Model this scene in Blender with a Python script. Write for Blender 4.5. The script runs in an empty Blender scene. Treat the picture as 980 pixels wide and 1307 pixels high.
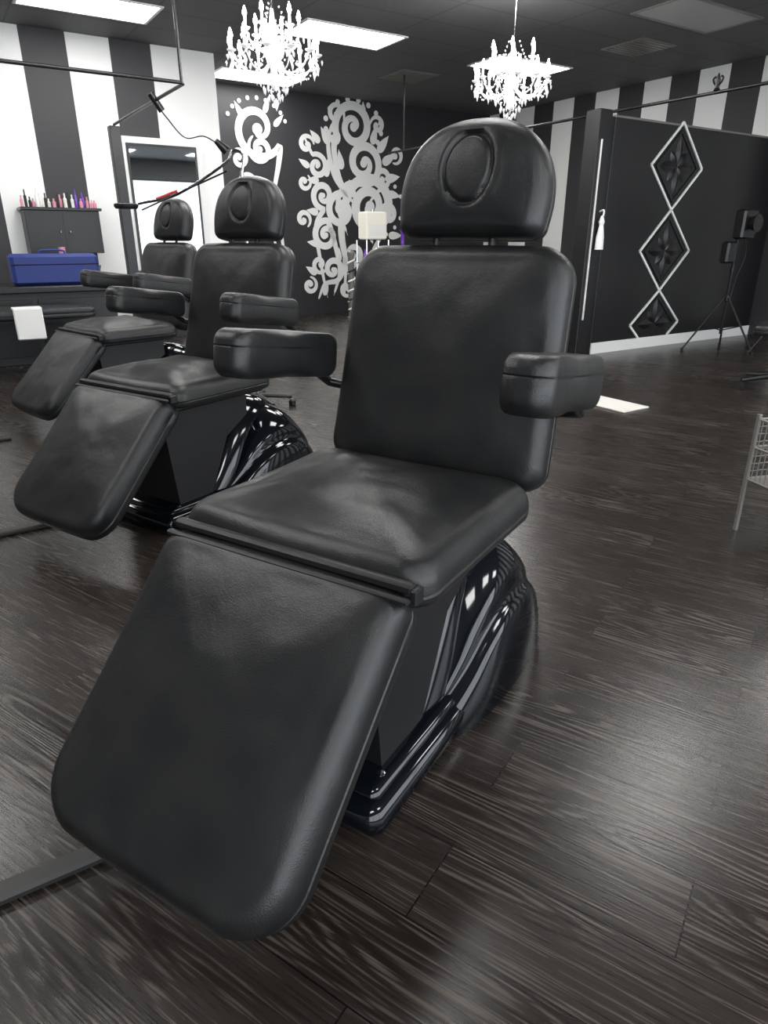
import bpy, math, random
from mathutils import Vector, Matrix, noise
random.seed(7)
ROOM=math.radians(33)
CEIL=3.3
scene=bpy.context.scene
scene.view_settings.view_transform='Standard'
# ------------------------------------------------------------------ materials
def new_mat(name):
    m=bpy.data.materials.new(name); m.use_nodes=True
    return m,m.node_tree.nodes,m.node_tree.links,m.node_tree.nodes['Principled BSDF']
def simple(name,col,rough=.5,metal=0,emit=None,es=0,bump=0,bscale=60,coat=0,spec=.5,var=.0,trans=0):
    m,N,L,b=new_mat(name)
    b.inputs['Base Color'].default_value=(*col,1)
    b.inputs['Roughness'].default_value=rough
    b.inputs['Metallic'].default_value=metal
    b.inputs['Specular IOR Level'].default_value=spec
    b.inputs['Coat Weight'].default_value=coat
    b.inputs['Transmission Weight'].default_value=trans
    if emit: 
        b.inputs['Emission Color'].default_value=(*emit,1); b.inputs['Emission Strength'].default_value=es
    tc=N.new('ShaderNodeTexCoord'); nz=N.new('ShaderNodeTexNoise'); nz.inputs['Scale'].default_value=bscale
    L.new(tc.outputs['Object'],nz.inputs['Vector'])
    if bump:
        bp=N.new('ShaderNodeBump'); bp.inputs['Strength'].default_value=bump; bp.inputs['Distance'].default_value=.004
        L.new(nz.outputs['Fac'],bp.inputs['Height']); L.new(bp.outputs['Normal'],b.inputs['Normal'])
    if var:
        mr=N.new('ShaderNodeMapRange'); mr.inputs['To Min'].default_value=max(rough-var,0); mr.inputs['To Max'].default_value=rough+var
        L.new(nz.outputs['Fac'],mr.inputs['Value']); L.new(mr.outputs['Result'],b.inputs['Roughness'])
    return m
def leather():
    m,N,L,b=new_mat('black_leather')
    tc=N.new('ShaderNodeTexCoord')
    n1=N.new('ShaderNodeTexNoise'); n1.inputs['Scale'].default_value=9; n1.inputs['Detail'].default_value=6
    v=N.new('ShaderNodeTexVoronoi'); v.inputs['Scale'].default_value=420
    for n in (n1,v): L.new(tc.outputs['Object'],n.inputs['Vector'])
    cr=N.new('ShaderNodeValToRGB'); cr.color_ramp.elements[0].position=.3; cr.color_ramp.elements[1].position=.75
    cr.color_ramp.elements[0].color=(.0075,.008,.009,1); cr.color_ramp.elements[1].color=(.015,.015,.0145,1)
    L.new(n1.outputs['Fac'],cr.inputs['Fac']); L.new(cr.outputs['Color'],b.inputs['Base Color'])
    mr=N.new('ShaderNodeMapRange'); mr.inputs['To Min'].default_value=.31; mr.inputs['To Max'].default_value=.43
    L.new(n1.outputs['Fac'],mr.inputs['Value']); L.new(mr.outputs['Result'],b.inputs['Roughness'])
    b1=N.new('ShaderNodeBump'); b1.inputs['Strength'].default_value=.35; b1.inputs['Distance'].default_value=.001
    b2=N.new('ShaderNodeBump'); b2.inputs['Strength'].default_value=.4; b2.inputs['Distance'].default_value=.01
    L.new(v.outputs['Distance'],b1.inputs['Height']); L.new(n1.outputs['Fac'],b2.inputs['Height'])
    L.new(b2.outputs['Normal'],b1.inputs['Normal']); L.new(b1.outputs['Normal'],b.inputs['Normal'])
    return m
def floor_mat():
    m,N,L,b=new_mat('dark_wood_planks')
    tc=N.new('ShaderNodeTexCoord'); mp=N.new('ShaderNodeMapping'); mp.inputs['Rotation'].default_value=(0,0,math.radians(66))
    L.new(tc.outputs['Object'],mp.inputs['Vector'])
    br=N.new('ShaderNodeTexBrick'); br.offset=.37; br.inputs['Scale'].default_value=1
    br.inputs['Brick Width'].default_value=1.2; br.inputs['Row Height'].default_value=.19
    br.inputs['Mortar Size'].default_value=.0018; br.inputs['Mortar Smooth'].default_value=.1; br.inputs['Bias'].default_value=0
    br.inputs['Color1'].default_value=(.0,.0,.0,1); br.inputs['Color2'].default_value=(1,1,1,1); br.inputs['Mortar'].default_value=(.5,.5,.5,1)
    L.new(mp.outputs['Vector'],br.inputs['Vector'])
    sc=N.new('ShaderNodeVectorMath'); sc.operation='MULTIPLY_ADD'; sc.inputs[1].default_value=(7,7,7)
    L.new(br.outputs['Color'],sc.inputs[0]); L.new(mp.outputs['Vector'],sc.inputs[2])
    st=N.new('ShaderNodeVectorMath'); st.operation='MULTIPLY'; st.inputs[1].default_value=(.7,7.5,1)
    L.new(sc.outputs[0],st.inputs[0])
    n=N.new('ShaderNodeTexNoise'); n.inputs['Scale'].default_value=1.0; n.inputs['Detail'].default_value=1.5; n.inputs['Roughness'].default_value=.35
    L.new(st.outputs[0],n.inputs['Vector'])
    mu=N.new('ShaderNodeMath'); mu.operation='MULTIPLY'; mu.inputs[1].default_value=170; L.new(n.outputs['Fac'],mu.inputs[0])
    si=N.new('ShaderNodeMath'); si.operation='SINE'; L.new(mu.outputs[0],si.inputs[0])
    n2=N.new('ShaderNodeTexNoise'); n2.inputs['Scale'].default_value=1; n2.inputs['Detail'].default_value=6
    st2=N.new('ShaderNodeVectorMath'); st2.operation='MULTIPLY'; st2.inputs[1].default_value=(5,210,1); L.new(sc.outputs[0],st2.inputs[0]); L.new(st2.outputs[0],n2.inputs['Vector'])
    n3=N.new('ShaderNodeTexNoise'); n3.inputs['Scale'].default_value=.9
    st3=N.new('ShaderNodeVectorMath'); st3.operation='MULTIPLY'; st3.inputs[1].default_value=(1,3,1); L.new(sc.outputs[0],st3.inputs[0]); L.new(st3.outputs[0],n3.inputs['Vector'])
    pm=N.new('ShaderNodeMapRange'); pm.inputs['From Min'].default_value=.45; pm.inputs['From Max'].default_value=.65; pm.inputs['To Min'].default_value=.02; pm.inputs['To Max'].default_value=.2; L.new(n3.outputs['Fac'],pm.inputs['Value'])
    ad=N.new('ShaderNodeMath'); ad.operation='MULTIPLY_ADD'; L.new(si.outputs[0],ad.inputs[0]); L.new(pm.outputs['Result'],ad.inputs[1]); L.new(n2.outputs['Fac'],ad.inputs[2])
    cr=N.new('ShaderNodeValToRGB'); e=cr.color_ramp.elements
    e[0].position=.25; e[0].color=(.012,.0092,.0078,1); e[1].position=.82; e[1].color=(.11,.09,.074,1)
    x=e.new(.57); x.color=(.024,.0185,.0155,1)
    L.new(ad.outputs[0],cr.inputs['Fac'])
    hs=N.new('ShaderNodeMapRange'); hs.inputs['To Min'].default_value=.8; hs.inputs['To Max'].default_value=1.25; L.new(br.outputs['Color'],hs.inputs['Value'])
    mm=N.new('ShaderNodeVectorMath'); mm.operation='SCALE'; L.new(cr.outputs['Color'],mm.inputs[0]); L.new(hs.outputs['Result'],mm.inputs['Scale'])
    mx=N.new('ShaderNodeMix'); mx.data_type='RGBA'; mx.inputs[7].default_value=(.004,.003,.003,1)
    L.new(br.outputs['Fac'],mx.inputs[0]); L.new(mm.outputs[0],mx.inputs[6]); L.new(mx.outputs[2],b.inputs['Base Color'])
    mr=N.new('ShaderNodeMapRange'); mr.inputs['To Min'].default_value=.19; mr.inputs['To Max'].default_value=.33; L.new(ad.outputs[0],mr.inputs['Value']); L.new(mr.outputs['Result'],b.inputs['Roughness'])
    bp=N.new('ShaderNodeBump'); bp.inputs['Strength'].default_value=.22; bp.inputs['Distance'].default_value=.002
    L.new(ad.outputs[0],bp.inputs['Height']); L.new(bp.outputs['Normal'],b.inputs['Normal'])
    return m
def stripes(name,axis,start,period,whiteabove=None):
    m,N,L,b=new_mat(name)
    tc=N.new('ShaderNodeTexCoord'); sp=N.new('ShaderNodeSeparateXYZ'); L.new(tc.outputs['Object'],sp.inputs[0])
    s=N.new('ShaderNodeMath'); s.operation='SUBTRACT'; s.inputs[1].default_value=start-100*period; L.new(sp.outputs[axis],s.inputs[0])
    mo=N.new('ShaderNodeMath'); mo.operation='MODULO'; mo.inputs[1].default_value=period; L.new(s.outputs[0],mo.inputs[0])
    g=N.new('ShaderNodeMath'); g.operation='GREATER_THAN'; g.inputs[1].default_value=period/2; L.new(mo.outputs[0],g.inputs[0])
    out=g
    if whiteabove is not None:
        w=N.new('ShaderNodeMath'); w.operation='GREATER_THAN'; w.inputs[1].default_value=whiteabove; L.new(sp.outputs[axis],w.inputs[0])
        o=N.new('ShaderNodeMath'); o.operation='MAXIMUM'; L.new(g.outputs[0],o.inputs[0]); L.new(w.outputs[0],o.inputs[1]); out=o
    mx=N.new('ShaderNodeMix'); mx.data_type='RGBA'; mx.inputs[6].default_value=(.04,.04,.043,1); mx.inputs[7].default_value=(.92,.92,.9,1)
    L.new(out.outputs[0],mx.inputs[0]); L.new(mx.outputs[2],b.inputs['Base Color']); b.inputs['Roughness'].default_value=.6
    return m
def ceil_mat():
    m,N,L,b=new_mat('dark_ceiling_tiles')
    tc=N.new('ShaderNodeTexCoord')
    br=N.new('ShaderNodeTexBrick'); br.offset=0; br.inputs['Scale'].default_value=1; br.inputs['Brick Width'].default_value=1.22; br.inputs['Row Height'].default_value=.61
    br.inputs['Mortar Size'].default_value=.01; br.inputs['Color1'].default_value=(.11,.11,.115,1); br.inputs['Color2'].default_value=(.12,.12,.125,1); br.inputs['Mortar'].default_value=(.07,.07,.072,1)
    L.new(tc.outputs['Object'],br.inputs['Vector']); L.new(br.outputs['Color'],b.inputs['Base Color']); b.inputs['Roughness'].default_value=.75
    n=N.new('ShaderNodeTexNoise'); n.inputs['Scale'].default_value=80; L.new(tc.outputs['Object'],n.inputs['Vector'])
    bp=N.new('ShaderNodeBump'); bp.inputs['Strength'].default_value=.3; bp.inputs['Distance'].default_value=.003; L.new(n.outputs['Fac'],bp.inputs['Height']); L.new(bp.outputs['Normal'],b.inputs['Normal'])
    return m
LEATHER=leather()
GLOSS=simple('gloss_black_shell',(.003,.004,.006),.07,bscale=3,var=.02)
PLASTIC=simple('black_plastic',(.008,.008,.009),.5,bump=.1,bscale=200)
METALB=simple('black_metal',(.015,.015,.016),.3,metal=.3,var=.08)
CHROME=simple('chrome',(.75,.75,.77),.15,metal=1,var=.05)
WHITE=simple('white_paint',(.84,.84,.82),.5,bump=.05)
BLACKW=simple('black_wall_paint',(.024,.024,.027),.5,bump=.08,bscale=90)
GREYW=simple('grey_wall_paint',(.3,.3,.3),.6,bump=.08,bscale=90)
PANEL=simple('black_partition_satin',(.009,.009,.010),.38,bump=.05,bscale=40)
EMBOSS=simple('black_gloss_relief',(.008,.008,.009),.3)
TROFF=simple('light_diffuser',(.9,.9,.9),.5,emit=(1,.99,.97),es=17)
TROFFOFF=simple('unlit_diffuser',(.4,.4,.4),.5)
CRYSTAL=simple('glowing_crystal',(.97,.97,1),.04,emit=(1,1,1),es=.2,trans=.75)  # emission added so the drops look blown-out white; only the bulbs are lamps
CRARM=simple('glowing_crystal_arm',(.9,.9,.92),.1,emit=(1,1,1),es=.2)  # same added glow on the arms and centre column
BULB=simple('bulb_glow',(1,1,1),.3,emit=(1,.98,.95),es=50)
MIRROR=simple('mirror_glass',(.42,.44,.45),.02,metal=1)
BLUE=simple('blue_fabric',(.02,.04,.20),.6,bump=.2)
CREAM=simple('cream_shade',(.8,.77,.68),.6,emit=(1,.95,.8),es=.1)  # faint glow put into the cream; lampshade and some bottles share it
PURPLE=simple('purple_glass',(.14,.04,.42),.15,coat=.6)
PINK=simple('pink_bottle',(.75,.3,.4),.3)
RED=simple('red_plastic',(.5,.05,.06),.35)
GREY=simple('grey_wire',(.22,.21,.19),.4,metal=.4)
MAT=simple('pale_mat',(.62,.6,.56),.8,bump=.3,bscale=200)
WOOD=simple('matte_black_bar',(.015,.014,.013),.5)
# ------------------------------------------------------------------ mesh builder
class MB:
    def __init__(s): s.v=[]; s.f=[]; s.m=[]; s.mats=[]
    def mi(s,mat):
        if mat not in s.mats: s.mats.append(mat)
        return s.mats.index(mat)
    def add(s,V,F,mat,M=None):
        o=len(s.v)
        for p in V:
            p=Vector(p); s.v.append(tuple(M@p) if M else tuple(p))
        i=s.mi(mat)
        for f in F: s.f.append(tuple(a+o for a in f)); s.m.append(i)
    def box(s,lo,hi,mat,M=None,ch=0):
        x0,y0,z0=lo;x1,y1,z1=hi
        if ch<=0:
            V=[(x0,y0,z0),(x1,y0,z0),(x1,y1,z0),(x0,y1,z0),(x0,y0,z1),(x1,y0,z1),(x1,y1,z1),(x0,y1,z1)]
            s.add(V,[(0,3,2,1),(4,5,6,7),(0,1,5,4),(1,2,6,5),(2,3,7,6),(3,0,4,7)],mat,M)
        else:
            c=ch;V=[];rings=[(c,z0),(0,z0+c),(0,z1-c),(c,z1)]
            for ins,z in rings:
                V+=[(x0+ins+c,y0+ins,z),(x1-ins-c,y0+ins,z),(x1-ins,y0+ins+c,z),(x1-ins,y1-ins-c,z),(x1-ins-c,y1-ins,z),(x0+ins+c,y1-ins,z),(x0+ins,y1-ins-c,z),(x0+ins,y0+ins+c,z)]
            F=[tuple(range(7,-1,-1)),tuple(range(24,32))]
            for r in range(3):
                for k in range(8): F.append((r*8+k,r*8+(k+1)%8,(r+1)*8+(k+1)%8,(r+1)*8+k))
            s.add(V,F,mat,M)
    def tube(s,pts,r,mat,seg=8,M=None,caps=True):
        pts=[Vector(p) for p in pts]; n=len(pts)
        rs=r if isinstance(r,(list,tuple)) else [r]*n
        V=[];up=None
        for i,p in enumerate(pts):
            t=(pts[min(i+1,n-1)]-pts[max(i-1,0)]).normalized()
            if up is None: up=Vector((0,0,1)) if abs(t.z)<.9 else Vector((1,0,0))
            a=t.cross(up)
            if a.length<1e-4: a=t.cross(Vector((1,.3,0)))
            a.normalize(); bb=a.cross(t).normalized(); up=bb
            for k in range(seg):
                an=2*math.pi*k/seg; V.append(p+rs[i]*(a*math.cos(an)+bb*math.sin(an)))
        F=[]
        for i in range(n-1):
            for k in range(seg): F.append((i*seg+k,(i+1)*seg+k,(i+1)*seg+(k+1)%seg,i*seg+(k+1)%seg))
        if caps: F.append(tuple(range(seg))); F.append(tuple((n-1)*seg+k for k in range(seg-1,-1,-1)))
        s.add(V,F,mat,M)
    def lathe(s,prof,c,mat,seg=20,M=None):
        V=[];F=[];n=len(prof)
        for r,z in prof:
            for k in range(seg):
                a=2*math.pi*k/seg; V.append((c[0]+r*math.cos(a),c[1]+r*math.sin(a),c[2]+z))
        for i in range(n-1):
            for k in range(seg): F.append((i*seg+k,i*seg+(k+1)%seg,(i+1)*seg+(k+1)%seg,(i+1)*seg+k))
        F.append(tuple(range(seg-1,-1,-1))); F.append(tuple((n-1)*seg+k for k in range(seg)))
        s.add(V,F,mat,M)
    def gem(s,c,r,h,mat,seg=6):
        V=[(c[0],c[1],c[2]+h*.35)]+[(c[0]+r*math.cos(2*math.pi*k/seg),c[1]+r*math.sin(2*math.pi*k/seg),c[2]) for k in range(seg)]+[(c[0],c[1],c[2]-h*.65)]
        F=[(0,1+k,1+(k+1)%seg) for k in range(seg)]+[(seg+1,1+(k+1)%seg,1+k) for k in range(seg)]
        s.add(V,F,mat)
    def obj(s,name,parent=None,smooth=True,ang=40,loc=None,rot=None):
        me=bpy.data.meshes.new(name); me.from_pydata(s.v,[],s.f)
        for m in s.mats: me.materials.append(m)
        me.polygons.foreach_set('material_index',s.m); me.update()
        if smooth:
            me.shade_smooth(); me.set_sharp_from_angle(angle=math.radians(ang))
        o=bpy.data.objects.new(name,me); scene.collection.objects.link(o)
        if parent: o.parent=parent
        if loc: o.location=loc
        if rot is not None: o.rotation_euler=(0,0,rot)
        return o
def empty(name,loc=(0,0,0),rot=0):
    e=bpy.data.objects.new(name,None); e.empty_display_size=.1; scene.collection.objects.link(e); e.location=loc; e.rotation_euler=(0,0,rot); return e
def rp(a,b,z=0):
    return (a*math.cos(ROOM)-b*math.sin(ROOM), a*math.sin(ROOM)+b*math.cos(ROOM), z)
def bez(pts,n=12):
    P=[Vector(p) for p in pts]; P=[P[0]*2-P[1]]+P+[P[-1]*2-P[-2]]; out=[]
    for i in range(1,len(P)-2):
        for k in range(n):
            t=k/n; out.append(.5*((2*P[i])+(P[i+1]-P[i-1])*t+(2*P[i-1]-5*P[i]+4*P[i+1]-P[i+2])*t*t+(3*P[i]-P[i-1]-3*P[i+1]+P[i+2])*t**3))
    out.append(P[-2]); return out
# ------------------------------------------------------------------ cushions
def outline(w0,w1,l,rb,rt,n=14,bow=0):
    """convex rounded outline, y 0..l, half width w0 at bottom, w1 at top, corner radii rb (bottom), rt (top)"""
    pts=[]
    def edge(p,q,k):
        for i in range(1,k): pts.append((p[0]+(q[0]-p[0])*i/k,p[1]+(q[1]-p[1])*i/k))
    cs=[((w0-rb,rb),rb,-90),((w1-rt,l-rt),rt,0),((-w1+rt,l-rt),rt,90),((-w0+rb,rb),rb,180)]
    arcs=[]
    for (cx,cy),r,a0 in cs: arcs.append([(cx+r*math.cos(math.radians(a0+90*i/n)),cy+r*math.sin(math.radians(a0+90*i/n))) for i in range(n+1)])
    for i,a in enumerate(arcs):
        pts+=a; edge(a[-1],arcs[(i+1)%4][0],14)
    if bow: pts=[(x,y-bow*math.cos(math.pi*x/(2*w0))*(1-y/l)**2+bow*math.cos(math.pi*x/(2*w0))*(y/l)**2) for x,y in pts]
    return pts
def cushion(mb,out,T,r,dome,M,mat=LEATHER,disp=None,rings=16,rb=.02,cy=None,seam=.5,sd=.0035):
    cx=0; cy=cy if cy is not None else sum(p[1] for p in out)/len(out)
    n=len(out); V=[];R=[]
    def ring(off,k,z,top):
        row=[]
        for (x,y) in out:
            dx,dy=x-cx,y-cy; d=math.hypot(dx,dy); sc=(1-off/d)*k
            px,py=cx+dx*sc,cy+dy*sc; zz=z
            if top and disp: zz+=disp(px,py)
            row.append((px,py,zz))
        R.append(row)
    for j in range(1,rings+1):
        k=j/rings; ring(r,k,dome*(1-k**2.4),True)
    for i in range(1,9):
        a=math.pi/2*i/8; ring(r*(1-math.sin(a)),1,-r*(1-math.cos(a)),False)
    s0=-r; s1=-(T-rb); mid=s0+(s1-s0)*seam
    ring(-.0005,1,mid+.004,False); ring(sd,1,mid,False); ring(-.0005,1,mid-.004,False)
    ring(0,1,s1,False)
    for i in range(1,7):
        a=math.pi/2*i/6; ring(rb*(1-math.cos(a)),1,s1-rb*math.sin(a),False)
    V=[(cx,cy,dome+(disp(cx,cy) if disp else 0))]
    for row in R: V+=row
    F=[(0,1+k,1+(k+1)%n) for k in range(n)]
    for j in range(len(R)-1):
        for k in range(n):
            a=1+j*n+k;b=1+j*n+(k+1)%n; F.append((a,a+n,b+n,b))
    last=1+(len(R)-1)*n
    F.append(tuple(last+k for k in range(n-1,-1,-1)))
    mb.add(V,F,mat,M)
def frame(o,y,nrm):
    y=Vector(y).normalized(); z=Vector(nrm).normalized(); x=y.cross(z).normalized()
    return Matrix(((x.x,y.x,z.x,o[0]),(x.y,y.y,z.y,o[1]),(x.z,y.z,z.z,o[2]),(0,0,0,1)))
# ------------------------------------------------------------------ treatment chair
def chair(x,y,th):
    E=empty('treatment_chair',(x,y,0),-th)
    def wr(amp,sc,seed):
        return lambda px,py: amp*(noise.noise(Vector((px*sc,py*sc,seed)))+.5*noise.noise(Vector((px*sc*2.3,py*sc*2.3,seed+5))))
    mb=MB(); cushion(mb,outline(.302,.304,.628,.115,.045,bow=.008),.11,.05,.018,frame((-.011,-.473,.166),(0,.70,.714),(0,-.714,.70)),disp=wr(.003,7,1)); mb.obj('legrest_cushion',E)
    mb=MB(); cushion(mb,outline(.318,.320,.565,.055,.05,bow=.01),.098,.062,.038,frame((0,-.005,.648),(0,1,0),(0,0,1)),disp=wr(.006,8,2)); mb.obj('seat_cushion',E)
    mb=MB(); cushion(mb,outline(.319,.307,.60,.06,.085,bow=.004),.10,.045,.016,frame((0,.563,.60),(0,.247,.969),(0,-.969,.247)),disp=wr(.003,6,3)); mb.obj('backrest_cushion',E)
    o=[]
    hw=.205; H=.283
    for i in range(0,61):
        a=math.pi*i/60; c,s_=math.cos(a),math.sin(a)
        o.append((hw*math.copysign(abs(c)**.86,c),.085+(H-.085)*abs(s_)**.84))
    ob=o+[(-hw*(1-.02*t),.085-.045*t) for t in (.33,.66)]
    rr=.035
    for i in range(0,9): 
        a=math.pi+math.pi/2*i/8; ob.append((-hw*.97+rr+rr*math.cos(a),rr+rr*math.sin(a)))
    for i in range(1,16): ob.append((-(hw*.97-rr)+2*(hw*.97-rr)*i/16,0))
    for i in range(0,9):
        a=-math.pi/2+math.pi/2*i/8; ob.append((hw*.97-rr+rr*math.cos(a),rr+rr*math.sin(a)))
    ob+=[(hw*(1-.02*t),.085-.045*t) for t in (.66,.33)]
    def hd(px,py):
        q=math.hypot(px/.064,(py-.158)/.082)
        g=-.010*math.exp(-((q-1)/.085)**2)
        if q>=1: g+=.002*math.exp(-((q-1.3)/.2)**2)
        return g
    mb=MB(); cushion(mb,ob,.10,.045,.014,frame((.012,.722,1.199),(0,.2,.98),(0,-.98,.2)),disp=hd,rings=60,cy=.15); mb.obj('headrest_cushion',E)
    mb=MB()
    for w in (-.08,.08): mb.tube([(w,.745,1.10),(w,.80,1.32)],.009,METALB,10)
    mb.obj('headrest_posts',E)
    for sgn,nm in ((-1,'left'),(1,'right')):
        mb=MB()
        d=Vector((0,.40,-.055)); c=sgn*.374+.006
        cushion(mb,outline(.054,.054,.42,.042,.035),.118,.036,.002,frame((c,.242,.996),d,(0,.055,.40)),rings=6,rb=.034,disp=wr(.001,10,4),seam=.12,sd=.002)
        mb.obj('armrest_'+nm,E)
        mb=MB()
        mb.tube([(c,.60,.84),(c,.66,.80),(sgn*.28,.70,.78),(sgn*.16,.71,.78)],.014,METALB,10)
        mb.obj('armrest_bracket_'+nm,E)
    mb=MB()
    mb.box((-.30,-.028,.598),(.30,-.004,.618),PLASTIC,ch=.005)
    mb.box((-.305,-.050,.588),(.305,-.034,.600),PLASTIC,ch=.004)
    mb.box((.298,-.03,.580),(.312,.0,.612),PLASTIC,ch=.003)
    mb.box((-.285,.0,.535),(.285,.53,.560),PLASTIC,ch=.008)
    Mb=frame((0,.66,.60),(0,.247,.969),(0,-.969,.247)); mb.box((-.25,.03,-.012),(.25,.56,.0),PLASTIC,Mb,ch=.004)
    Ml=frame((0,-.38,.11),(0,.70,.714),(0,-.714,.70)); mb.box((-.24,.05,-.012),(.24,.55,.004),PLASTIC,Ml,ch=.004)
    mb.tube([(-.22,-.02,.55),(.22,-.02,.55)],.018,METALB,12)
    mb.obj('support_frame',E)
    mb=MB()
    prof=[(.0,.545),(.50,.545),(.50,.42),(.36,.34),(.24,.10),(.05,.09)]
    V=[(-.19,a,b) for a,b in prof]+[(.19,a,b) for a,b in prof]; n=len(prof)
    F=[tuple(range(n)),tuple(range(2*n-1,n-1,-1))]+[(i,i+n,(i+1)%n+n,(i+1)%n) for i in range(n)]
    mb.add(V,F,PLASTIC)
    mb.obj('lift_column_cover',E)
    mb=MB()
    def loft(prof,p,mat,seg=40,ridge=None):
        V=[];F=[];S=[]
        for s,W,h in prof: S.append(Vector((s,W,h)))
        S=bez(S,8); m=seg+1
        for q in S:
            for k in range(m):
                a=math.pi*k/seg; c,sn=math.cos(a),math.sin(a); g=0
                if ridge:
                    for a0,am,wd in ridge:
                        g+=am*(math.exp(-((a-a0)/wd)**2)+math.exp(-((math.pi-a-a0)/wd)**2))
                f=1+g
                V.append((max(q.y,.001)*f*math.copysign(abs(c)**(2/p),c),q.x,max(q.z,.002)*f*abs(sn)**(2/p)))
        for i in range(len(S)-1):
            for k in range(seg): F.append((i*m+k,(i+1)*m+k,(i+1)*m+k+1,i*m+k+1))
        F.append(tuple(range(seg,-1,-1))); F.append(tuple((len(S)-1)*m+k for k in range(m)))
        mb.add(V,F,mat)
    mb.box((-.25,-.065,0),(.25,.60,.078),GLOSS,ch=.02)
    mb.box((-.225,-.03,.065),(.225,.58,.098),GLOSS,ch=.014)
    loft([(.22,.18,.05),(.31,.24,.11),(.41,.272,.22),(.50,.285,.325),(.60,.290,.392),(.70,.290,.415),(.80,.283,.395),(.88,.266,.335),(.95,.24,.235),(.985,.21,.13),(1.0,.19,.02)],2.4,GLOSS,96,ridge=((.62,-.045,.09),))
    loft([(.10,.19,.08),(.18,.20,.12),(.28,.205,.21),(.38,.205,.33),(.47,.20,.42),(.56,.195,.465),(.66,.185,.47),(.76,.165,.44),(.84,.13,.37),(.88,.09,.28)],2.4,GLOSS,48)
    mb.obj('pedestal_shell',E,ang=60)
    mb=MB()
    for w in (-.2,.2): mb.lathe([(.010,0),(.010,.003),(.006,.005)],(w,.03,.097),CHROME,12)
    mb.obj('pedestal_screws',E)
    return E
chair(-.193,1.221,.549)
chair(-1.09,2.82,.58)
chair(-2.07,4.68,.73)
# ------------------------------------------------------------------ room shell
A0,A1,B0,B1,BL,AC=-4.0,9.26,-3.0,10.7,9.21,3.5
def roomobj(name,build,smooth=False):
    mb=MB(); build(mb); return mb.obj(name,rot=ROOM,smooth=smooth)
FLOOR=floor_mat()
mb=MB(); mb.box((A0-.1,B0-.1,-.1),(A1+.1,B1+.1,0),FLOOR); fl=mb.obj('floor',smooth=False,rot=ROOM)
roomobj('ceiling',lambda m:m.box((A0-.1,B0-.1,CEIL),(A1+.1,B1+.1,CEIL+.1),ceil_mat()))
roomobj('wall_left',lambda m:m.box((A0-.1,BL,0),(AC,BL+.12,CEIL),stripes('striped_wall_left',0,1.35,.925,2.74)))
roomobj('wall_return',lambda m:m.box((AC-.12,BL+.12,0),(AC,B1,CEIL),WHITE))
roomobj('wall_back',lambda m:m.box((AC-.12,B1,0),(A1+.1,B1+.12,CEIL),BLACKW))
roomobj('wall_right',lambda m:m.box((A1,B0-.1,0),(A1+.12,B1,CEIL),stripes('striped_wall_right',1,6.48,.88)))
roomobj('wall_side',lambda m:m.box((A0-.12,B0,0),(A0,BL,CEIL),GREYW))
def front(m):
    m.box((A0,B0-.12,0),(A1,B0,.4),GREYW); m.box((A0,B0-.12,2.8),(A1,B0,CEIL),GREYW)
    for k in range(6):
        a=A0+(A1-A0)*k/5; m.box((max(a-.08,A0),B0-.12,.4),(min(a+.08,A1),B0,2.8),METALB)
roomobj('wall_front',front)
def wins(m):
    for k in range(5):
        a=A0+(A1-A0)*k/5+.08; b=A0+(A1-A0)*(k+1)/5-.08
        m.box((a,B0-.09,.4),(a+.05,B0-.03,2.8),METALB); m.box((b-.05,B0-.09,.4),(b,B0-.03,2.8),METALB)
        m.box((a,B0-.09,.4),(b,B0-.03,.46),METALB); m.box((a,B0-.09,2.74),(b,B0-.03,2.8),METALB)
roomobj('window_1',wins)
roomobj('baseboard_back',lambda m:m.box((AC,B1-.02,0),(A1,B1,.12),BLACKW))
roomobj('baseboard_left',lambda m:m.box((A0,BL-.02,0),(AC,BL,.12),BLACKW))
roomobj('baseboard_right',lambda m:m.box((A1-.02,B0,0),(A1,B1-.02,.12),BLACKW))
for a in (-.9,1.86,4.45,7.1):
    for b in (-1.2,2.5,5.1,7.65,10.1):
        if (a<3 or a>7) and b>9.5: continue
        if a==1.86 and b==7.65: b=8.1
        off=(a==7.1 and b==5.1)
        mb=MB(); mb.box((-.6,-.3,-.006),(.6,.3,0),TROFFOFF if off else TROFF)
        T_=GREY if off else WHITE
        mb.box((-.63,-.33,-.012),(-.6,.33,0),T_); mb.box((.6,-.33,-.012),(.63,.33,0),T_); mb.box((-.6,-.33,-.012),(.6,-.3,0),T_); mb.box((-.6,.3,-.012),(.6,.33,0),T_)
        mb.obj('ceiling_light_panel',loc=rp(a,b,CEIL),rot=ROOM,smooth=False)
for a,b in ((7.6,6.2),(6.2,8.9)):
    mb=MB(); mb.box((-.3,-.3,-.01),(.3,.3,0),GREY)
    for k in range(9): mb.box((-.27,-.28+k*.065,-.02),(.27,-.25+k*.065,-.01),GREY)
    mb.obj('ceiling_vent',loc=rp(a,b,CEIL),rot=ROOM,smooth=False)
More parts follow.
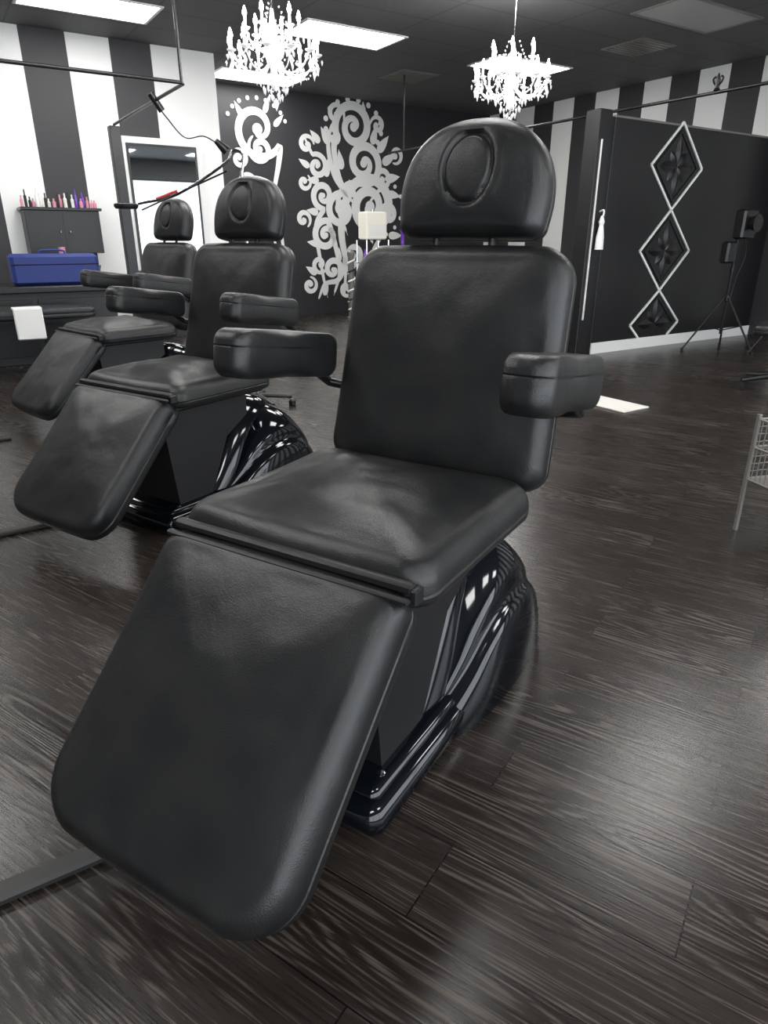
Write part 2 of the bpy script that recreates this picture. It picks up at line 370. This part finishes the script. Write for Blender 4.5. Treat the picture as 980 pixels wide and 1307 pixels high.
# ------------------------------------------------------------------ mural (flat painted ribbons on the back wall)
mu=MB()
def P2(u,v):
    a=4.23+(u-300)*.0134 if u<380 else 5.30+(u-380)*.0151
    return a,.24+(385-v)*.0121
LAY=[0]
def yy():
    LAY[0]+=1; return B1-.003-.00012*LAY[0]
def ribbon(pts,ws):
    V=[];n=len(pts);y=yy()
    for i,(x,z) in enumerate(pts):
        x0,z0=pts[max(i-1,0)];x1,z1=pts[min(i+1,n-1)]
        tx,tz=x1-x0,z1-z0;l=math.hypot(tx,tz) or 1; nx,nz=-tz/l,tx/l
        w=ws(i/(n-1)) if callable(ws) else ws
        V.append((x+nx*w,y,z+nz*w)); V.append((x-nx*w,y,z-nz*w))
    mu.add(V,[(2*i,2*i+1,2*i+3,2*i+2) for i in range(n-1)],WHITE)
def disc(u,v,r):
    x,z=P2(u,v);y=yy(); V=[(x+r*math.cos(2*math.pi*k/16),y,z+r*math.sin(2*math.pi*k/16)) for k in range(16)]
    mu.add(V,[tuple(range(16))],WHITE)
def spiral(u,v,R,turns,a0,dirn,w=.05,tail=None):
    cx,cz=P2(u,v); R*=.0135; pts=[]
    N=70
    for i in range(N+1):
        t=i/N; r=R*(.12+.88*t**.85); a=math.radians(a0)+dirn*2*math.pi*turns*(t-1)
        pts.append((cx+r*math.cos(a),cz+r*math.sin(a)))
    if tail:
        q=[Vector((pts[-6][0],pts[-6][1],0)),Vector((pts[-1][0],pts[-1][1],0))]+[Vector((*P2(*p),0)) for p in tail]
        c=bez(q,10)[10:]; pts+=[(p.x,p.y) for p in c[1:]]
    ribbon(pts,lambda t:w*(.35+.65*math.sin(math.pi*min(1,t*1.02))**.7) if t<.99 else .004)
    disc(u,v,R*.2)
def drop(u,v,ang,l,w):
    cx,cz=P2(u,v);a=math.radians(ang);V=[];y_=yy()
    for k in range(20):
        t=2*math.pi*k/20; x=w*math.sin(t)*math.sin(t/2)**1.3; y=l*math.cos(t)*.5
        V.append((cx+x*math.cos(a)-y*math.sin(a),y_,cz+x*math.sin(a)+y*math.cos(a)))
    mu.add(V,[tuple(range(20))],WHITE)
spiral(450,165,26,1.6,200,1,.065,[(425,195),(432,230),(450,262)])
spiral(462,208,24,1.5,-60,-1,.065,[(440,236),(428,262),(440,300)])
spiral(470,262,34,1.9,150,1,.085,[(432,290),(438,335),(452,380)])
spiral(432,268,20,1.5,60,-1,.06,[(425,225),(418,190),(424,160)])
spiral(410,250,15,1.4,-90,1,.05,[(400,290),(405,340),(412,383)])
spiral(404,215,13,1.3,100,1,.045,[(398,200),(390,182)])
spiral(412,300,17,1.5,80,-1,.055,[(425,320),(428,350),(420,380)])
spiral(420,345,15,1.4,-100,-1,.05,[(408,365),(400,384)])
spiral(403,338,11,1.3,0,1,.04)
spiral(447,325,14,1.4,200,-1,.05,[(436,350),(434,382)])
spiral(495,272,14,1.4,-120,1,.05,[(485,300),(470,330),(462,380)])
spiral(486,225,12,1.3,-90,-1,.045,[(478,245),(466,262)])
spiral(428,152,12,1.2,-30,-1,.04)
spiral(480,160,10,1.2,180,1,.04)
spiral(392,190,10,1.2,0,-1,.04)
spiral(500,330,12,1.3,100,1,.045)
spiral(425,180,10,1.3,200,1,.035)
spiral(388,235,9,1.2,60,1,.035)
spiral(385,280,10,1.2,-60,-1,.04)
spiral(390,365,10,1.3,90,1,.04)
spiral(437,372,10,1.2,0,1,.04)
spiral(505,195,10,1.2,-120,-1,.04)
for u,v,a,l,w in ((488,182,-40,.34,.10),(496,200,-60,.32,.10),(501,224,-80,.3,.10),(503,246,-100,.26,.09),(476,172,-15,.3,.09),(414,178,30,.28,.09),(402,180,45,.24,.08),(470,300,-160,.3,.10),(398,232,90,.22,.08),(462,142,0,.2,.07),(505,300,-90,.3,.09),(396,270,80,.22,.08),(432,205,10,.3,.09),(396,310,80,.25,.08),(457,345,-150,.3,.09),(478,345,-120,.28,.09),(446,240,20,.3,.08),(416,215,-10,.3,.08),(392,345,60,.24,.08),(428,325,0,.24,.07),(410,370,-20,.24,.07),(388,212,60,.22,.07)): drop(u,v,a,l,w)
for k in range(11):
    a=math.radians(-30+k*22); disc(450+35*math.cos(a),165-32*math.sin(a),.042)
for k in range(8):
    a=math.radians(-60+k*20); disc(470+44*math.cos(a),262-42*math.sin(a),.035)
spiral(332,178,30,1.25,-30,1,.055,[(356,215),(350,240),(346,265)])
spiral(334,200,15,1.5,120,-1,.045)
spiral(318,240,15,1.4,0,1,.045,[(330,262),(340,290),(352,330)])
spiral(350,268,13,1.4,180,1,.04,[(352,292),(356,320),(350,360)])
spiral(308,212,10,1.3,120,1,.035)
spiral(328,290,11,1.3,40,-1,.035)
for u,v,a in ((345,150,-20),(359,166,-45),(311,158,30)): drop(u,v,a,.24,.06)
for k in range(9):
    a=math.radians(20+k*17); disc(332+37*math.cos(a),178-34*math.sin(a),.03)
mu.obj('swirl_mural',rot=ROOM,smooth=False)
# ------------------------------------------------------------------ partition with diamonds
PE=empty('diamond_partition',rp(6.1,5.14),ROOM)
mb=MB(); mb.box((0,0,0),(3.14,.1,2.34),PANEL,ch=.004); mb.obj('panel',PE,smooth=False)
mb=MB(); mb.box((0,-.015,0),(3.14,0,.12),WHITE); mb.box((-.005,-.01,2.325),(3.14,.11,2.345),GREY); mb.obj('trim',PE,smooth=False)
mb=MB()
def strip(B,p,q,w,mat,y0=-.014,y1=0):
    (x0,z0),(x1,z1)=p,q; l=math.hypot(x1-x0,z1-z0); nx,nz=-(z1-z0)/l*w/2,(x1-x0)/l*w/2
    V=[(x0+nx,y0,z0+nz),(x1+nx,y0,z1+nz),(x1-nx,y0,z1-nz),(x0-nx,y0,z0-nz)]; V+=[(a,y1,c) for a,b,c in V]
    B.add(V,[(0,1,2,3),(7,6,5,4),(0,4,5,1),(1,5,6,2),(2,6,7,3),(3,7,4,0)],mat)
em=MB()
for cz,hh in ((1.935,.43),(1.075,.43),(.27,.375)):
    c=1.08; hw=.45
    T=(c,cz+hh);B=(c,cz-hh);Lp=(c-hw,cz);Rp=(c+hw,cz)
    strip(mb,Lp,T,.024,WHITE);strip(mb,T,Rp,.024,WHITE)
    if cz-hh>.12: strip(mb,Lp,B,.024,WHITE);strip(mb,B,Rp,.024,WHITE)
    else:
        f=(cz-.12)/hh; strip(mb,Lp,(c-hw*(1-f),.12),.024,WHITE);strip(mb,Rp,(c+hw*(1-f),.12),.024,WHITE)
    for k in range(8):
        a=math.pi*k/4; ln=.30 if k%2==0 else .2
        if cz<.5 and math.sin(a)<-.1: continue
        V=[];F=[]
        px,pz=math.cos(a),math.sin(a); qx,qz=-pz,px
        for i in range(9):
            t=i/8; wd=.055*math.sin(math.pi*min(.999,max(.001,t)))**.8
            bx,bz=c+px*ln*t,cz+pz*ln*t
            V+=[(bx+qx*wd,0,bz+qz*wd),(bx,-.02*math.sin(math.pi*t)-.002,bz),(bx-qx*wd,0,bz-qz*wd)]
        for i in range(8): F+=[(3*i,3*i+3,3*i+4,3*i+1),(3*i+1,3*i+4,3*i+5,3*i+2)]
        em.add(V,F,EMBOSS)
    f=lambda r:(c+(r[0]-c)*.8,cz+(r[1]-cz)*.8)
    for p,q in ((Lp,T),(T,Rp))+(((Lp,B),(B,Rp)) if cz>.5 else ()): strip(em,f(p),f(q),.02,EMBOSS,-.01)
mb.obj('diamond_frames',PE,smooth=False); em.obj('rosette_reliefs',PE,smooth=False)
PO=empty('partition_post',rp(5.83,5.12),ROOM)
mb=MB(); mb.box((-.09,-.09,0),(.09,.09,2.36),PANEL,ch=.006); mb.box((.16,-.02,0),(.22,.08,2.32),METALB,ch=.004)
mb.box((.09,0,0),(.16,.03,2.3),PANEL); mb.obj('post',PO,smooth=False)
mb=MB(); mb.box((-.045,-.105,.4),(-.033,-.09,2.1),WHITE); mb.obj('edge_strip',PO,smooth=False)
mb=MB()
mb.tube(bez([(.05,-.09,1.46),(.05,-.14,1.47),(.05,-.145,1.43),(.05,-.13,1.40)],6),.009,WHITE,8)
mb.tube([(.05,-.13,1.42),(.05,-.13,1.36),(.05,-.13,1.33)],[.012,.03,.022],WHITE,12); mb.tube([(.05,-.13,1.33),(.05,-.13,1.22),(.05,-.13,1.10)],[.022,.04,.045],WHITE,14)
mb.obj('hanging_tassel',PO)
# ------------------------------------------------------------------ curtain rails
def rail(name,pts,drops,z):
    mb=MB(); mb.tube(pts,.014,METALB,10)
    for d in drops: mb.tube([(d[0],d[1],z),(d[0],d[1],CEIL)],.012,METALB,10); mb.lathe([(.04,0),(.04,.012)],(d[0],d[1],CEIL-.013),METALB,14)
    return mb.obj(name,rot=ROOM)
r1=rail('curtain_rail',[(-2.5,6.02,2.34),(1.99,6.02,2.34),(2.03,6.06,2.34),(2.03,8.45,2.34)],[(2.01,6.03)],2.34)
r2=rail('curtain_rail',[(6.05,.8,2.37),(6.05,9.2,2.37)],[(6.05,1.0),(6.05,8.8)],2.37)
mb=MB(); o_=Vector((6.05,4.05,2.385)); MT=Matrix.Translation(o_)
mb.tube([(0,0,0),(0,0,.08),(0,0,.13)],[.016,.022,.004],METALB,10,MT)
for s_ in (-1,1): mb.tube(bez([(0,0,.03),(0,s_*.035,.06),(0,s_*.045,.09),(0,s_*.025,.105)],6),.008,METALB,8,MT)
mb.lathe([(.016,-.01),(.028,.005),(.016,.02)],(0,0,0),METALB,12,MT)
mb.obj('fleur_finial',r2)
mb=MB(); MT=Matrix.Translation(Vector((2.03,8.45,2.34)))
mb.tube(bez([(0,-1.6,-.02),(.1,-1.55,-.12),(.3,-1.4,-.25),(.5,-1.35,-.22),(.65,-1.35,-.28)],8),.006,METALB,6,MT)
mb.tube([(-.04,-1.6,.05),(.05,-1.6,-.08)],.03,METALB,10,MT); mb.tube([(.62,-1.35,-.25),(.72,-1.35,-.33)],[.025,.05],METALB,12,MT)
mb.obj('clip_lamp',r1)
PL=empty('mirror_station',rp(2.03,8.5),ROOM)
mb=MB(); mb.box((-.05,-.05,0),(.06,.06,2.33),METALB,ch=.004); mb.obj('post',PL,smooth=False)
mb=MB(); mb.box((.2,.66,.84),(1.2,.705,2.33),WHITE); mb.box((.27,.645,.86),(1.12,.662,2.26),METALB); mb.obj('frame',PL,smooth=False)
mb=MB(); mb.box((.3,.638,.9),(1.09,.646,2.23),MIRROR); mb.obj('mirror_pane',PL,smooth=False)
mb=MB(); mb.box((.2,.3,.78),(1.4,.7,.84),PANEL,ch=.005); mb.box((.25,.35,0),(.3,.7,.78),PANEL); mb.box((1.3,.35,0),(1.35,.7,.78),PANEL); mb.obj('ledge',PL,smooth=False)
# ------------------------------------------------------------------ chandeliers
def chandelier(x,y,z):
    E=empty('chandelier',(x,y,z))
    mb=MB()
    mb.lathe([(.01,-.22),(.03,-.2),(.045,-.15),(.02,-.1),(.03,-.04),(.07,0),(.03,.05),(.02,.12),(.05,.17),(.02,.22),(.012,.3)],(0,0,0),CRARM,16)
    mb.tube([(0,0,.3),(0,0,CEIL-z-.06)],.006,CHROME,8)
    mb.lathe([(.012,CEIL-z-.07),(.06,CEIL-z-.03),(.065,CEIL-z-.001)],(0,0,0),CHROME,20)
    mb.obj('column',E)
    arms=MB();bu=MB();cr=MB()
    for R,nz,n_,ph in ((.33,.0,12,0),(.2,.16,6,.3)):
        for k in range(n_):
            a=2*math.pi*k/n_+ph; c,s_=math.cos(a),math.sin(a)
            arms.tube([p for p in bez([(c*.03,s_*.03,nz-.03),(c*R*.35,s_*R*.35,nz-.11),(c*R*.75,s_*R*.75,nz-.10),(c*R,s_*R,nz)],6)],.006,CRARM,6)
            arms.lathe([(.008,-.01),(.032,.005),(.034,.012)],(c*R,s_*R,nz),CRARM,10)
            arms.lathe([(.010,.01),(.010,.075)],(c*R,s_*R,nz),WHITE,8)
            bu.lathe([(.008,.075),(.016,.095),(.013,.115),(.003,.145)],(c*R,s_*R,nz),BULB,8)
            for q in range(3):
                b=a+q*2*math.pi/3; cr.gem((c*R+.032*math.cos(b),s_*R+.032*math.sin(b),nz-.035),.008,.045,CRYSTAL)
            cr.gem((c*R,s_*R,nz-.075),.014,.085,CRYSTAL)
            a2=a+2*math.pi/n_
            for t in range(1,7):
                f=t/7; x_=R*(c*(1-f)+math.cos(a2)*f); y_=R*(s_*(1-f)+math.sin(a2)*f); cr.gem((x_,y_,nz-.01-.09*math.sin(math.pi*f)),.008,.02,CRYSTAL)
            if k%2==0:
                for t in range(1,10):
                    f=t/10; cr.gem((c*(R*(1-f)+.04*f),s_*(R*(1-f)+.04*f),nz+(.26-nz*.4)*f**1.6-.02*math.sin(math.pi*f)),.007,.02,CRYSTAL)
    for r,zz,n_ in ((.14,-.15,12),(.09,-.21,9),(.05,-.26,6),(.22,-.09,16)):
        for k in range(n_):
            a=2*math.pi*k/n_; cr.gem((r*math.cos(a),r*math.sin(a),zz),.010,.06,CRYSTAL)
            cr.gem((r*math.cos(a),r*math.sin(a),zz+.045),.006,.018,CRYSTAL)
    cr.gem((0,0,-.30),.025,.09,CRYSTAL,8)
    arms.obj('arms',E);bu.obj('bulbs',E);cr.obj('crystal_drops',E,smooth=False)
    l=bpy.data.lights.new('chandelier_glow','POINT'); l.energy=60; l.shadow_soft_size=.12; l.color=(1,.98,.95)
    lo=bpy.data.objects.new('glow_light',l); scene.collection.objects.link(lo); lo.parent=E; lo.location=(0,0,.12)
chandelier(-.83,5.95,2.47)
chandelier(1.16,7.08,2.52)
# ------------------------------------------------------------------ left furniture
CE=empty('wall_cabinet',rp(1.05,8.87),ROOM)
mb=MB(); mb.box((0,0,1.05),(.78,.33,1.5),PANEL,ch=.004); mb.box((-.03,-.03,1.5),(.81,.33,1.53),METALB,ch=.003)
mb.box((.385,-.006,1.07),(.395,.0,1.48),METALB); mb.obj('carcass',CE,smooth=False)
mb=MB(); 
for w in (.34,.44): mb.lathe([(.012,0),(.014,.02)],(w,-.02,1.27),CHROME,10)
mb.obj('knobs',CE)
mb=MB()
cols=[WHITE,PINK,CREAM,PLASTIC,GREY,PURPLE,WHITE,PINK,PLASTIC,WHITE]
for k in range(20):
    x=.0+.04*k; h=random.uniform(.08,.2); r=random.uniform(.014,.026)
    mb.lathe([(r,0),(r,h*.62),(r*.45,h*.7),(r*.45,h)],(x+.01,.08+random.uniform(-.05,.1),1.531),cols[random.randrange(10)],10)
mb.obj('product_bottles',loc=rp(1.05,8.87),rot=ROOM)
DE=empty('reception_counter',rp(-1.6,7.75),ROOM)
mb=MB(); mb.box((0,0,.70),(3.3,.85,.76),PANEL,ch=.008); mb.box((.05,.06,0),(3.25,.8,.70),BLACKW,ch=.004); mb.obj('counter_body',DE,smooth=False)
mb=MB(); 
for k in range(4): mb.box((.1+k*.8,.045,.08),(.85+k*.8,.06,.64),PANEL,ch=.003); mb.box((.42+k*.8,.03,.55),(.55+k*.8,.045,.565),CHROME)
mb.obj('drawers',DE,smooth=False)
mb=MB(); mb.box((-.41,-.17,0),(.41,.17,.30),BLUE,ch=.03); mb.tube(bez([(-.12,-.0,.29),(-.1,0,.33),(.1,0,.33),(.12,0,.29)],6),.01,BLUE,8)
mb.tube([(-.41,-.172,.2),(.41,-.172,.2)],.005,METALB,6)
mb.obj('blue_storage_bag',loc=rp(1.14,8.05,.762),rot=ROOM)
mb=MB(); mb.lathe([(.04,0),(.045,.02),(.045,.2),(.03,.26),(.035,.36)],(0,0,0),PINK,16); mb.obj('pink_bottle',loc=rp(1.30,8.42,.761))
mb=MB(); mb.lathe([(.05,0),(.04,.1),(.055,.16),(.06,.17)],(0,0,0),GREY,16); mb.obj('glass_jar',loc=rp(1.62,8.42,.761))
BE=empty('padded_bench',rp(.55,7.35),ROOM)
mb=MB(); cushion(mb,outline(.3,.3,1.5,.06,.06),.09,.03,.01,frame((.75,0,.60),(-1,0,0),(0,0,1))); mb.obj('pad',BE)
mb=MB()
for x in (-.6,.6):
    for y in (-.2,.2): mb.tube([(x,y,0),(x,y,.52)],.02,METALB,10)
mb.box((-.65,-.25,.48),(.65,.25,.51),METALB); mb.obj('legs',BE)
mb=MB(); mb.box((.04,-.335,.34),(.28,-.305,.62),WHITE,ch=.01); mb.box((.04,-.33,.605),(.28,-.2,.625),WHITE,ch=.005)
mb.obj('draped_towel',BE)
LE=empty('magnifier_floor_lamp',(-.96,5.03,0))
mb=MB()
for k in range(5):
    a=2*math.pi*k/5+.3; mb.tube([(0,0,.10),(.26*math.cos(a),.26*math.sin(a),.07)],[.02,.013],METALB,8)
    mb.lathe([(.012,0),(.028,.008),(.028,.04),(.012,.05)],(.26*math.cos(a),.26*math.sin(a),0),METALB,10)
mb.tube([(0,0,.08),(0,0,1.62)],.013,CHROME,10); mb.obj('stand',LE)
mb=MB(); mb.tube(bez([(0,0,1.60),(0.02,0,1.72),(-.05,0,1.74),(-.12,0,1.66),(-.45,.0,1.48),(-.72,-.02,1.42)],8),.010,CHROME,8); mb.tube([(-.1,0,1.62),(-.7,-.02,1.38)],.006,METALB,6)
mb.lathe([(.07,-.012),(.08,0),(.08,.015),(.07,.02)],(-.80,-.03,1.40),PLASTIC,24); mb.tube([(-.45,0,1.50),(-.6,0,1.45)],.009,RED,8)
mb.obj('arm_and_head',LE)
for (p,q) in (((-1.10,.70),(-.50,1.07)),((-2.6,2.0),(-1.35,2.85)),((-3.6,3.4),(-2.4,4.15))):
    mb=MB(); d=Vector((q[0]-p[0],q[1]-p[1],0)); M=Matrix.Translation((p[0],p[1],0))@Matrix.Rotation(math.atan2(d.y,d.x),4,'Z')
    mb.box((0,-.025,0),(d.length,.025,.022),WOOD,M,ch=.006); mb.obj('floor_bar',smooth=False)
# ------------------------------------------------------------------ centre display
RE=empty('display_rack',rp(6.02,9.6),ROOM)
mb=MB()
for x in (-.2,.2):
    for y in (-.15,.15): mb.tube([(x,y,0),(x,y,1.2)],.012,CHROME,8)
for z in (.15,.5,.85,1.19):
    mb.box((-.21,-.16,z),(.21,.16,z+.012),CHROME)
mb.obj('frame',RE)
mb=MB(); mb.box((-.19,-.13,1.204),(.19,.13,1.60),CREAM,ch=.02); mb.box((-.15,-.135,1.25),(.15,-.13,1.42),WHITE); mb.tube([(0,0,1.6),(0,0,1.63)],.03,CHROME,10); mb.obj('box_shade',RE)  # square lampshade on the rack, glow comes from its cream material
mb=MB(); 
for k in range(9):
    z=(.162,.512,.862)[k//3]; mb.lathe([(.04,0),(.045,.12),(.018,.16),(.018,.2)],(-.13+.13*(k%3),0,z),[PURPLE,WHITE,PINK,PURPLE,PLASTIC,WHITE,PURPLE,GREY,PLASTIC][k],10)
mb.obj('bottles',RE)
mb=MB(); mb.lathe([(.07,0),(.07,.05),(.05,.06),(.05,.95),(.06,.98),(.06,1.02),(.02,1.06)],(0,0,0),GREY,16)
for k in range(12):
    pts=[(.053*math.cos(t*.5+k%2*3.1),.053*math.sin(t*.5+k%2*3.1),.08+.07*k+t*.01) for t in range(9)]; mb.tube(pts,.014,WHITE if k%3 else PLASTIC,6)
mb.obj('barber_pole',loc=rp(5.62,9.6))
mb=MB(); mb.lathe([(.05,0),(.06,.1),(.06,.5),(.02,.62),(.02,.72),(.035,.74)],(0,0,0),PLASTIC,16); mb.obj('floor_vase',loc=rp(5.75,9.25))
mb=MB(); mb.lathe([(.07,0),(.09,.1),(.08,.9),(.03,1.12),(.03,1.3),(.05,1.34)],(0,0,0),PURPLE,16); mb.obj('purple_floor_vase',loc=rp(6.42,9.35))
# ------------------------------------------------------------------ right side
def tripod(a,b,h,rad,head):
    E=empty('light_stand',rp(a,b),ROOM); mb=MB()
    mb.tube([(0,0,.18),(0,0,h)],.014,METALB,8); mb.lathe([(.025,0),(.025,.06)],(0,0,.55),METALB,10); mb.lathe([(.022,0),(.022,.05)],(0,0,h*.66),METALB,10)
    for k in range(3):
        t=2*math.pi*k/3+.5; c,s_=math.cos(t),math.sin(t); mb.tube([(0,0,.62),(rad*c,rad*s_,.012)],.011,METALB,8); mb.tube([(0,0,.22),(rad*.55*c,rad*.55*s_,.29)],.007,METALB,6)
        mb.lathe([(.016,0),(.016,.025)],(rad*c,rad*s_,0),PLASTIC,8)
    mb.obj('tripod',E); mb=MB()
    mb.box((-.13,-.12,h-.1),(.13,.0,h+.2),METALB,ch=.02); mb.tube([(0,-.12,h+.06),(0,-.2,h+.06)],[.06,.09],METALB,16)
    mb.box((-.2,-.04,h-.35),(-.03,.06,h-.12),METALB,ch=.02)
    mb.tube(bez([(.05,-.02,h),(.16,-.03,h-.25),(.08,-.02,h-.5),(.02,-.02,h-.8)],8),.006,PLASTIC,6)
    mb.obj('lamp_head',E)
tripod(7.62,4.55,1.3,.42,True)
tripod(7.95,3.95,1.6,.42,True)
SE=empty('swivel_chair',(3.36,5.72,0),-.6)
mb=MB()
for k in range(5):
    a=2*math.pi*k/5; mb.tube([(0,0,.12),(.3*math.cos(a),.3*math.sin(a),.08)],[.028,.016],METALB,8); mb.tube([(.3*math.cos(a),.3*math.sin(a)-.02,.03),(.3*math.cos(a),.3*math.sin(a)+.02,.03)],.03,PLASTIC,12)
mb.tube([(0,0,.1),(0,0,.46)],.025,METALB,10); mb.obj('base',SE)
mb=MB(); cushion(mb,outline(.23,.23,.46,.08,.08),.08,.03,.01,frame((0,-.23,.54),(0,1,0),(0,0,1))); cushion(mb,outline(.2,.22,.5,.08,.1),.07,.03,.01,frame((0,.24,.62),(0,.1,1),(0,-1,.1))); mb.tube([(0,.1,.46),(0,.33,.48),(0,.33,.7)],.02,METALB,8); mb.obj('seat_and_back',SE)
WE=empty('wire_cart',(1.79,2.60,0),.25)
mb=MB()
for x in (-.2,.2):
    for y in (-.16,.16): mb.tube([(x,y,0),(x,y,.52)],.010,GREY,8)
for z in (.24,.38,.50):
    for y in (-.16,.16): mb.tube([(-.2,y,z),(.2,y,z)],.005,GREY,6)
    for x in (-.2,.2): mb.tube([(x,-.16,z),(x,.16,z)],.005,GREY,6)
for k in range(1,16):
    for y in (-.16,.16): mb.tube([(-.2+.4*k/16,y,.24),(-.2+.4*k/16,y,.50)],.0022,GREY,5)
for k in range(1,13):
    for x in (-.2,.2): mb.tube([(x,-.16+.32*k/13,.24),(x,-.16+.32*k/13,.50)],.0022,GREY,5)
for k in range(1,8):
    for y in (-.16,.16): mb.tube([(-.2,y,.24+.26*k/8),(.2,y,.24+.26*k/8)],.0022,GREY,5)
mb.box((-.2,-.16,.236),(.2,.16,.242),GREY)
mb.obj('basket_frame',WE)
mb=MB(); mb.box((-.15,-.26,0),(.15,.26,.012),MAT,ch=.004); mb.obj('floor_mat',loc=(1.76,5.15,0),rot=ROOM,smooth=False)
# ------------------------------------------------------------------ added fill at the unseen shop windows, world, camera
W=bpy.data.worlds.new('World'); scene.world=W; W.use_nodes=True
bg=W.node_tree.nodes['Background']; bg.inputs[0].default_value=(.82,.9,1,1); bg.inputs[1].default_value=1.8
l=bpy.data.lights.new('window_fill_area','AREA'); l.shape='RECTANGLE'; l.size=12; l.size_y=2.3; l.energy=270; l.color=(.9,.95,1)  # area light added inside the window openings as extra soft fill
lo=bpy.data.objects.new('window_fill',l); scene.collection.objects.link(lo); lo.location=rp((A0+A1)/2,B0+.05,1.6)
lo.rotation_euler=(math.radians(90),0,ROOM)
cam=bpy.data.cameras.new('camera'); cam.sensor_fit='VERTICAL'; cam.sensor_height=36; cam.lens=36*850/1307; cam.clip_start=.02
co=bpy.data.objects.new('camera',cam); scene.collection.objects.link(co); co.location=(0,0,1.186); co.rotation_euler=(math.pi/2-.387,0,0)
scene.camera=co
